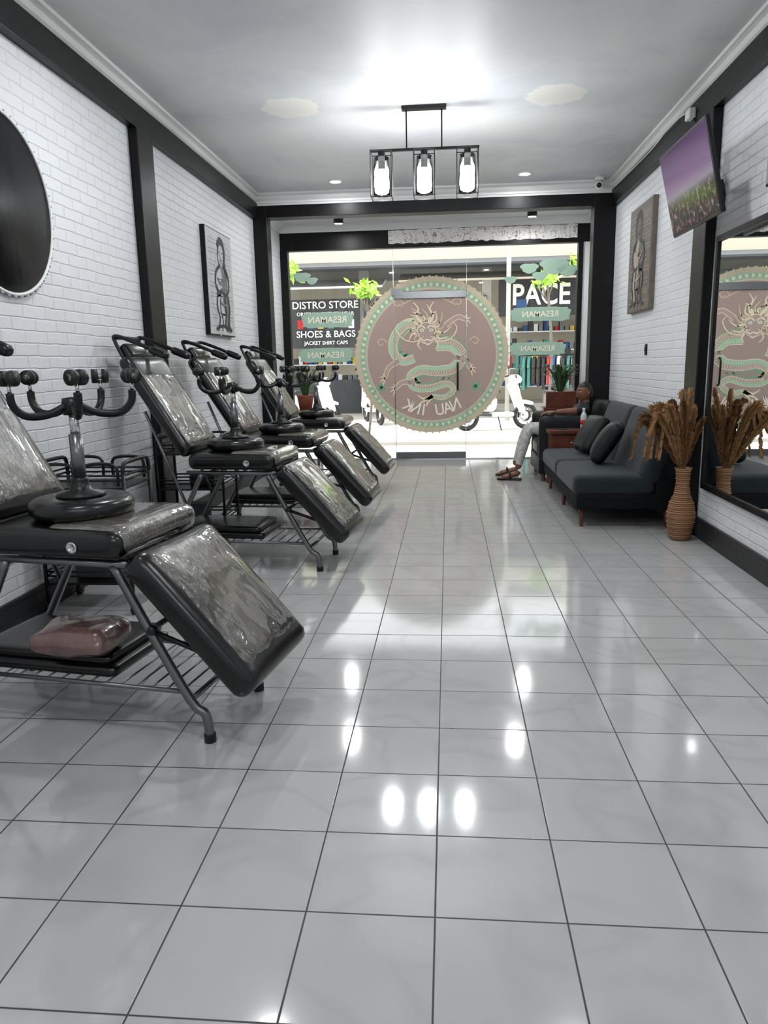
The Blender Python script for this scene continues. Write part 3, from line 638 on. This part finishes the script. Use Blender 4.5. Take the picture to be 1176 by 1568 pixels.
def plant(x,y,zt,potmat,seed,boxy):
    random.seed(seed); b=B('potted_leafy_plant')
    if boxy: b.box((x-.19,y-.13,zt),(x+.19,y+.13,zt+.2),potmat,.01)
    else: b.lathe([(0,0),(.08,0),(.11,.18),(.12,.2),(.1,.2),(0,.17)],potmat,T(x,y,zt))
    for i in range(60):
        a=random.uniform(0,2*pi); L=random.uniform(.14,.34); ou=random.uniform(.3,1.1); dx,dy=math.cos(a),math.sin(a)
        pa=[Vector((x+dx*.03,y+dy*.03,zt+.18)),Vector((x+dx*L*ou*.4,y+dy*L*ou*.3,zt+.2+L*.6)),Vector((x+dx*L*ou*.8,y+dy*L*ou*.5,zt+.2+L)),Vector((x+dx*L*ou*1.15,y+dy*L*ou*.7,zt+.2+L*.9))]
        pa=[Vector((min(max(v.x,XL+.12),1.66),min(v.y,YG-.06),v.z)) for v in pa]
        q=catmull(pa,3); sd=Vector((-dy,dx,0)); n=len(q)
        for j in range(n-1):
            w0=.018*math.sin(pi*(j/(n-1)*.95+.05)); w1=.018*math.sin(pi*min(1,((j+1)/(n-1)*.95+.05)))
            b.face([q[j]-sd*w0,q[j]+sd*w0,q[j+1]+sd*(w1+.0004),q[j+1]-sd*(w1+.0004)],M_leaf)
    b.done()
def stand(x,y,h,wd,name='plant_stand'):
    b=B(name); b.box((x-wd,y-.15,h-.04),(x+wd,y+.15,h),M_wood,.006)
    for sx_ in (-1,1):
        for sy in (-1,1): b.box((x+sx_*(wd-.03)-.015,y+sy*.12-.015,0),(x+sx_*(wd-.03)+.015,y+sy*.12+.015,h-.04),M_dgrey)
    b.box((x-wd+.03,y-.12,.3),(x+wd-.03,y+.12,.32),M_dgrey); b.done()
stand(1.43,9.75,.72,.22); plant(1.43,9.75,.72,M_wood,5,True)
stand(-1.88,9.75,.72,.2); plant(-1.88,9.75,.72,M_terra,9,False)
# ------------------------------------------------------------ person
def person():
    b=B('seated_person')
    J={ 'pel':((1.28,8.52,.525),.12),'sp1':((1.38,8.52,.60),.115),'sp2':((1.465,8.52,.69),.12),'ch':((1.51,8.52,.755),.105),'nk':((1.535,8.52,.84),.052),'nk2':((1.53,8.52,.885),.05),
        'lh':((1.23,8.43,.525),.09),'lk':((.90,8.38,.565),.062),'la':((.775,8.33,.11),.038),'lc':((.845,8.355,.37),.055),
        'rh':((1.23,8.61,.525),.09),'rk':((.91,8.66,.565),.062),'ra':((.775,8.64,.11),.038),'rc':((.845,8.65,.37),.055),
        'ls':((1.505,8.36,.755),.06),'le':((1.40,8.235,.762),.042),'lw':((1.17,8.24,.755),.028),
        'rs':((1.505,8.68,.755),.06),'re':((1.37,8.76,.60),.042),'rw':((1.16,8.66,.62),.028)}
    E=[('pel','sp1'),('sp1','sp2'),('sp2','ch'),('ch','nk'),('nk','nk2'),('pel','lh'),('lh','lk'),('lk','lc'),('lc','la'),('pel','rh'),('rh','rk'),('rk','rc'),('rc','ra'),('ch','ls'),('ls','le'),('le','lw'),('ch','rs'),('rs','re'),('re','rw')]
    ks=list(J); me=bpy.data.meshes.new('sk'); me.from_pydata([J[k][0] for k in ks],[(ks.index(a),ks.index(c)) for a,c in E],[])
    ob=bpy.data.objects.new('sk',me); sc.collection.objects.link(ob); ob.modifiers.new('s','SKIN')
    for i,k in enumerate(ks):
        sv=me.skin_vertices[0].data[i]; r=J[k][1]; sv.radius=(r,r); sv.use_root=(k=='pel')
    sm=ob.modifiers.new('u','SUBSURF'); sm.levels=2
    bpy.context.view_layer.update(); m2=bpy.data.meshes.new_from_object(ob.evaluated_get(bpy.context.evaluated_depsgraph_get()))
    tb=bmesh.new(); tb.from_mesh(m2); bpy.data.objects.remove(ob)
    ip,ish,isk=b.mi(M_pants),b.mi(M_shirt),b.mi(M_skin)
    for f in tb.faces:
        c=f.calc_center_median(); best=None
        for a,d in E:
            A=Vector(J[a][0]);D=Vector(J[d][0]); t=max(0,min(1,(c-A).dot(D-A)/(D-A).length_squared)); ds=(c-(A+(D-A)*t)).length-.5*(J[a][1]+(J[d][1]-J[a][1])*t)
            if best is None or ds<best[0]: best=(ds,(a,d),t)
        e,t=best[1],best[2]
        if e in (('lh','lk'),('lk','lc'),('rh','rk'),('rk','rc'),('pel','lh'),('pel','rh')): f.material_index=ip
        elif e in (('lc','la'),('rc','ra')): f.material_index=ip if t<.8 else isk
        elif e==('pel','sp1'): f.material_index=ip if t<.3 else ish
        elif e in (('le','lw'),('re','rw'),('nk','nk2')): f.material_index=isk
        else: f.material_index=ish
    b.merge(tb,None,None,True)
    for ay,sgn in ((8.33,-1),(8.64,1)):
        dy=-.05 if sgn<0 else -.01
        b.tube(catmull([(.80,ay,.055),(.775,ay,.07),(.73,ay+dy*.4,.06),(.66,ay+dy*.8,.042),(.60,ay+dy*1.1,.032)],3),[.028,.033,.038,.04,.038,.037,.036,.037,.037,.036,.034,.03,.022],M_skin,12,flat=.75)
        for k in range(5): b.tube([(.625,ay+dy+(k-2)*.014,.03),(.60-.012*(2-abs(k-1.5)),ay+dy+(k-2)*.015,.026),(.583-.012*(2-abs(k-1.5)),ay+dy+(k-2)*.015,.022)],[.01,.009,.006],M_skin,8)
        b.cush((.27,.09,.022),T(.685,ay+dy*.6,.011)@RZ(-math.degrees(math.atan2(-dy,.2))),M_rubber,.01,0)
        b.tube(catmull([(.69,ay+dy*.6-.045,.02),(.685,ay+dy*.6-.03,.075),(.685,ay+dy*.6,.09),(.685,ay+dy*.6+.03,.075),(.69,ay+dy*.6+.045,.02)],4),.011,M_rubber,6)
    for w,dirv,side in (((1.17,8.24,.755),Vector((-1,.05,-.1)),-1),((1.16,8.66,.62),Vector((-1,-.1,-.12)),1)):
        w=Vector(w); d=dirv.normalized(); s_=Vector((0,1,0)); s_=(s_-d*s_.dot(d)).normalized(); up=s_.cross(d)*1; up=up if up.z>0 else -up
        c=w+d*.055
        MM=Matrix(((d.x,s_.x,up.x,c.x),(d.y,s_.y,up.y,c.y),(d.z,s_.z,up.z,c.z),(0,0,0,1)))
        b.cush((.095,.078,.03),MM,M_skin,.014,.003,cuts=6)
        for k,L in enumerate((.066,.076,.071,.055)):
            o=w+d*.095+s_*(k-1.5)*.019*(-side); sp=s_*(k-1.5)*.004*(-side)
            b.tube([o,o+d*L*.5+sp,o+d*L*.82+sp-up*L*.18,o+d*L*.98+sp-up*L*.42],[.009,.0088,.008,.006],M_skin,8)
        o=w+d*.03+s_*.03*side*1; o2=s_*side
        b.tube([o,o+o2*.022+d*.02,o+o2*.032+d*.045-up*.006,o+o2*.030+d*.066-up*.014],[.012,.0105,.0095,.007],M_skin,8)
    HM=T(1.52,8.52,.95)@RZ(-62)@RX(-6)
    tb=bmesh.new(); bmesh.ops.create_icosphere(tb,subdivisions=4,radius=1)
    for v in tb.verts:
        x,y,z=v.co; G=lambda cx,cz,s,yy=0:(math.exp(-((x-cx)**2+(z-cz)**2)/s**2) if y<0 else 0)
        k=1-.30*max(0,-z)**1.3; nx,ny,nz=x*k,y*(1-.1*max(0,-z)),z
        ny-=.30*G(0,-.18,.11)+.12*G(0,.0,.08)+.08*G(0,-.80,.22)+.08*G(0,-.5,.2); ny+=.09*G(.33,.02,.14)+.09*G(-.33,.02,.14); ny-=.05*G(.33,.2,.2)+.05*G(-.33,.2,.2)
        v.co=Vector((nx*.073,ny*.092,nz*.112))
    b.merge(tb,M_skin,HM,True)
    for sg in (-1,1):
        b.ball((sg*.026,-.079,.003),(.012,.010,.008),M_eye,HM); b.ball((sg*.026,-.088,.003),(.005,.003,.005),M_hair,HM)
        b.tube([(sg*.012,-.092,.022),(sg*.028,-.09,.027),(sg*.042,-.078,.021)],[.003,.004,.002],M_hair,6,M=HM)
        b.tube(catmull([(sg*.068,-.005,-.028),(sg*.078,.008,.0),(sg*.076,.012,.022),(sg*.07,-.006,.024),(sg*.069,-.012,.0)],3),.007,M_skin,6,M=HM)
    b.tube([(-.024,-.083,-.055),(-.008,-.0935,-.051),(0,-.094,-.053),(.008,-.0935,-.051),(.024,-.083,-.055)],[.002,.005,.0045,.005,.002],M_lip,8,M=HM)
    tb=bmesh.new(); bmesh.ops.create_icosphere(tb,subdivisions=4,radius=1)
    dl=[v for v in tb.verts if v.co.z<(.42 if v.co.y<-.3 else (.42-(v.co.y+.3)*1.3 if v.co.y<.35 else -.42))]
    bmesh.ops.delete(tb,geom=dl,context='VERTS')
    for v in tb.verts:
        n=1+.05*noise.noise(v.co*7); v.co=Vector((v.co.x*.080*n,v.co.y*.100*n+.003,v.co.z*.122*n))
    b.merge(tb,M_hair,HM,True)
    b.done()
person()
# ------------------------------------------------------------ outside
b=B('street_ground'); b.box((-16,YG+.12,-.14),(16,40,-.02),M_asph); b.done()
b=B('street_kerb'); b.box((-16,12.2,-.02),(16,12.35,.04),M_conc2,.01); b.done()
YS=20
b=B('shop_building')
b.box((-14,YS+2.5,0),(14,YS+3,6),M_cream); b.box((-14,YS,3.7),(14,YS+2.6,3.85),M_grey)
for x in (-9,-6,-2.2,1.0,5.2,9): b.box((x-.12,YS,0),(x+.12,YS+.25,3.7),M_conc2)
b.box((-14,YS+.0,3.85),(14,YS+.1,4.6),M_cream)
b.box((-6,YS-.2,1.75),(-2.3,YS-.1,3.0),M_ink); b.box((1.3,YS-.2,2.45),(6,YS-.1,3.45),M_ink); b.box((-2.2,YS-.1,2.5),(1.0,YS,3.0),M_dgrey)
b.box((1.3,YS+.3,0),(5,YS+2.4,.2),M_conc2); b.box((-6,YS+.5,0),(-2.3,YS+.6,.9),M_dgrey)
random.seed(21)
gm=[M_red,M_blue,M_yel,M_teal,M_ink,M_white,M_grey]
for zz in (.6,1.1,1.6,2.1):
    b.box((1.2,YS+1.4,zz),(5.0,YS+1.8,zz+.03),M_white)
    for i in range(26):
        x=1.25+i*.142; hh=random.uniform(.1,.32); b.box((x,YS+1.45,zz+.03),(x+.11,YS+1.75,zz+.03+hh),random.choice(gm))
for zz in (.3,.8,1.3):
    b.box((-5.6,YS+1.2,zz),(-2.4,YS+1.5,zz+.03),M_white)
    for i in range(22):
        x=-5.5+i*.14; hh=random.uniform(.08,.25); b.box((x,YS+1.22,zz+.03),(x+.11,YS+1.45,zz+.03+hh),random.choice(gm))
for i in range(9): b.box((1.35+i*.42,YS-.02,.55+random.random()*.3),(1.5+i*.42,YS+.0,1.3+random.random()*.5),random.choice(gm[2:]))
b.text('PACE',.72,M_white,T(2.36,YS-.23,2.95)@RX(90)@Matrix.Diagonal((.86,1,1,1)),.01,.02)
for z_,s_,tx in ((2.84,.26,'DISTRO STORE'),(2.62,.13,'ORIGINAL OUTLET WEAR'),(2.10,.24,'SHOES & BAGS'),(1.88,.13,'JACKET SHIRT CAPS')): b.text(tx,s_,M_white,T(-3.2,YS-.23,z_)@RX(90),.01,.01)
for i in range(6): b.box((-3.95+i*.27,YS-.22,2.25),(-3.8+i*.27,YS-.2,2.48),gm[i])
b.box((1.75,YS-.26,2.62),(2.0,YS-.25,2.86),M_blue)
b.extr([(0,0),(2.2,-.35),(2.2,-.30),(0,.08)],M_dgrey,(-14,YS,3.85),(14,YS,3.85),(0,-1,0))
b.extr([(0,0),(1.2,-.25),(1.2,-.2),(0,.08)],M_white,(-7,YS-.1,3.40),(-1.6,YS-.1,3.40),(0,-1,0))
b.extr([(0,0),(1.2,-.25),(1.2,-.2),(0,.08)],M_cream,(-1.2,YS-.1,3.5),(6,YS-.1,3.5),(0,-1,0))
b.done()
random.seed(11)
b=B('hanging_clothes_rack')
b.tube([(1.7,18.2,1.45),(4.2,18.2,1.45)],.02,M_blkmetal)
for x in (1.7,4.2): b.tube([(x,18.2,-.02),(x,18.2,1.45)],.02,M_blkmetal)
cl=[M_red,M_blue,M_yel,M_teal,M_ink,M_white]
for i in range(21):
    x=1.8+i*.115; m=random.choice(cl); h=random.uniform(.55,.75)
    b.extr([(-.2,0),(-.06,.06),(.06,.06),(.2,0),(.26,-.2),(.19,-.22),(.18,-h),(-.18,-h),(-.19,-.22),(-.26,-.2)],m,(x,18.2,1.36),(x+.06,18.2,1.36),(0.25,1,0))
b.done()
def scooter(x,y,rot,col):
    b=B('parked_scooter')
    for wx in (-.62,.62):
        b.tube([(wx+.22*math.cos(a),0,.26+.22*math.sin(a)) for a in [2*pi*k/24 for k in range(24)]],.045,M_rubber,8,True)
        b.tube([(wx,-.03,.26),(wx,.03,.26)],.11,M_chrome,16)
        for k in range(5):
            a=2*pi*k/5; b.tube([(wx,0,.26),(wx+.2*math.cos(a),0,.26+.2*math.sin(a))],.012,M_chrome,6)
    b.cush((.75,.28,.30),T(-.38,0,.55)@RY(8),col,.1,.02); b.cush((.72,.24,.10),T(-.30,0,.77)@RY(4),M_rubber,.05,.02)
    b.cush((.45,.26,.09),T(.12,0,.30),col,.04,0); b.cush((.12,.32,.62),T(.42,0,.62)@RY(-22),col,.06,0)
    b.tube([(.62,0,.26),(.42,0,.92)],.03,M_chrome); b.cush((.30,.13,.06),T(.63,0,.52)@RY(10),col,.03,.02)
    b.cush((.2,.24,.18),T(.38,0,.98),col,.07,0); b.ball((.48,0,.97),(.05,.08,.07),M_white)
    b.tube(catmull([(.28,-.34,1.02),(.34,-.15,1.05),(.36,0,1.03),(.34,.15,1.05),(.28,.34,1.02)],4),.016,M_rubber)
    for sy in (-1,1): b.tube([(.34,sy*.2,1.05),(.36,sy*.27,1.2)],.006,M_blkmetal); b.ball((.36,sy*.27,1.22),(.015,.06,.04),M_blkmetal)
    b.tube([(-.15,-.13,.3),(-.85,-.17,.38)],[.03,.05],M_dgrey,10); b.tube([(0,-.1,.28),(.03,-.22,-.0)],.012,M_blkmetal)
    b.done((x,y,-.018),rot)
scooter(.95,14.9,18,M_white); scooter(2.3,16.3,70,M_dgrey); scooter(-2.8,15.4,60,M_white); scooter(-1.7,16.9,110,M_white); scooter(3.3,16.2,60,M_white)
def tree(x,y,z,n,s,seed):
    random.seed(seed); b=B('street_tree')
    b.tube(catmull([(x,y,-.02),(x+.1,y,z*.5),(x,y,z)],5),.022,M_brown,10)
    for i in range(6): b.tube([(x,y,z-.3),(x+random.uniform(-s,s)*.8,y+random.uniform(-.2,.2),z+random.uniform(-.1,s*.6))],.012,M_brown,6)
    for i in range(n):
        p=Vector((x+random.gauss(0,s*.5),y+random.gauss(0,.25),z+random.gauss(.05,s*.25))); a=Vector((random.gauss(0,1),random.gauss(0,1),random.gauss(0,1))).normalized(); c=a.orthogonal().normalized(); L=.085
        b.face([p-a*L,p+c*L*.4,p+a*L,p-c*L*.4],M_bright)
    b.done()
tree(-2.85,13.2,2.85,130,.28,1); tree(-1.42,13.2,2.52,110,.22,2); tree(1.68,13.2,2.6,100,.2,3); tree(2.35,13.2,2.9,130,.26,4)
b=B('utility_pole'); b.tube([(1.35,17.3,-.02),(1.35,17.3,6)],.05,M_conc2,12); b.box((1.15,17.2,4.6),(1.55,17.4,4.7),M_dgrey); b.done()
# ------------------------------------------------------------ lights, world
sun=bpy.data.lights.new('sun','SUN'); sun.energy=7; sun.angle=.02; so=bpy.data.objects.new('sun',sun); sc.collection.objects.link(so)
so.rotation_euler=Vector((.5,.06,-1)).to_track_quat('-Z','Y').to_euler(); so.location=(0,15,12)
wd=bpy.data.worlds.new('World'); sc.world=wd; wd.use_nodes=True; bg=wd.node_tree.nodes['Background']; bg.inputs[0].default_value=(.97,.99,1,1); bg.inputs[1].default_value=3.0
# ------------------------------------------------------------ camera
f=1130.; W_=1176.; vpx,vpy=98.,228.; r=.019
cY=Vector((vpx,vpy,-f)).normalized()
x=-(f*f+vpy*vpy-vpy*r*vpx)/(vpx+vpy*r); y=vpy+r*(x-vpx)
cX=Vector((-x,-y,f)).normalized(); cZ=cX.cross(cY)
cam=bpy.data.cameras.new('Camera'); co=bpy.data.objects.new('Camera',cam); sc.collection.objects.link(co)
Rm=Matrix((cX,cY,cZ)).to_4x4(); co.matrix_world=T(0,0,1.3)@Rm
cam.sensor_fit='HORIZONTAL'; cam.sensor_width=36; cam.lens=36*f/W_; cam.clip_start=.05; cam.clip_end=200
sc.camera=co
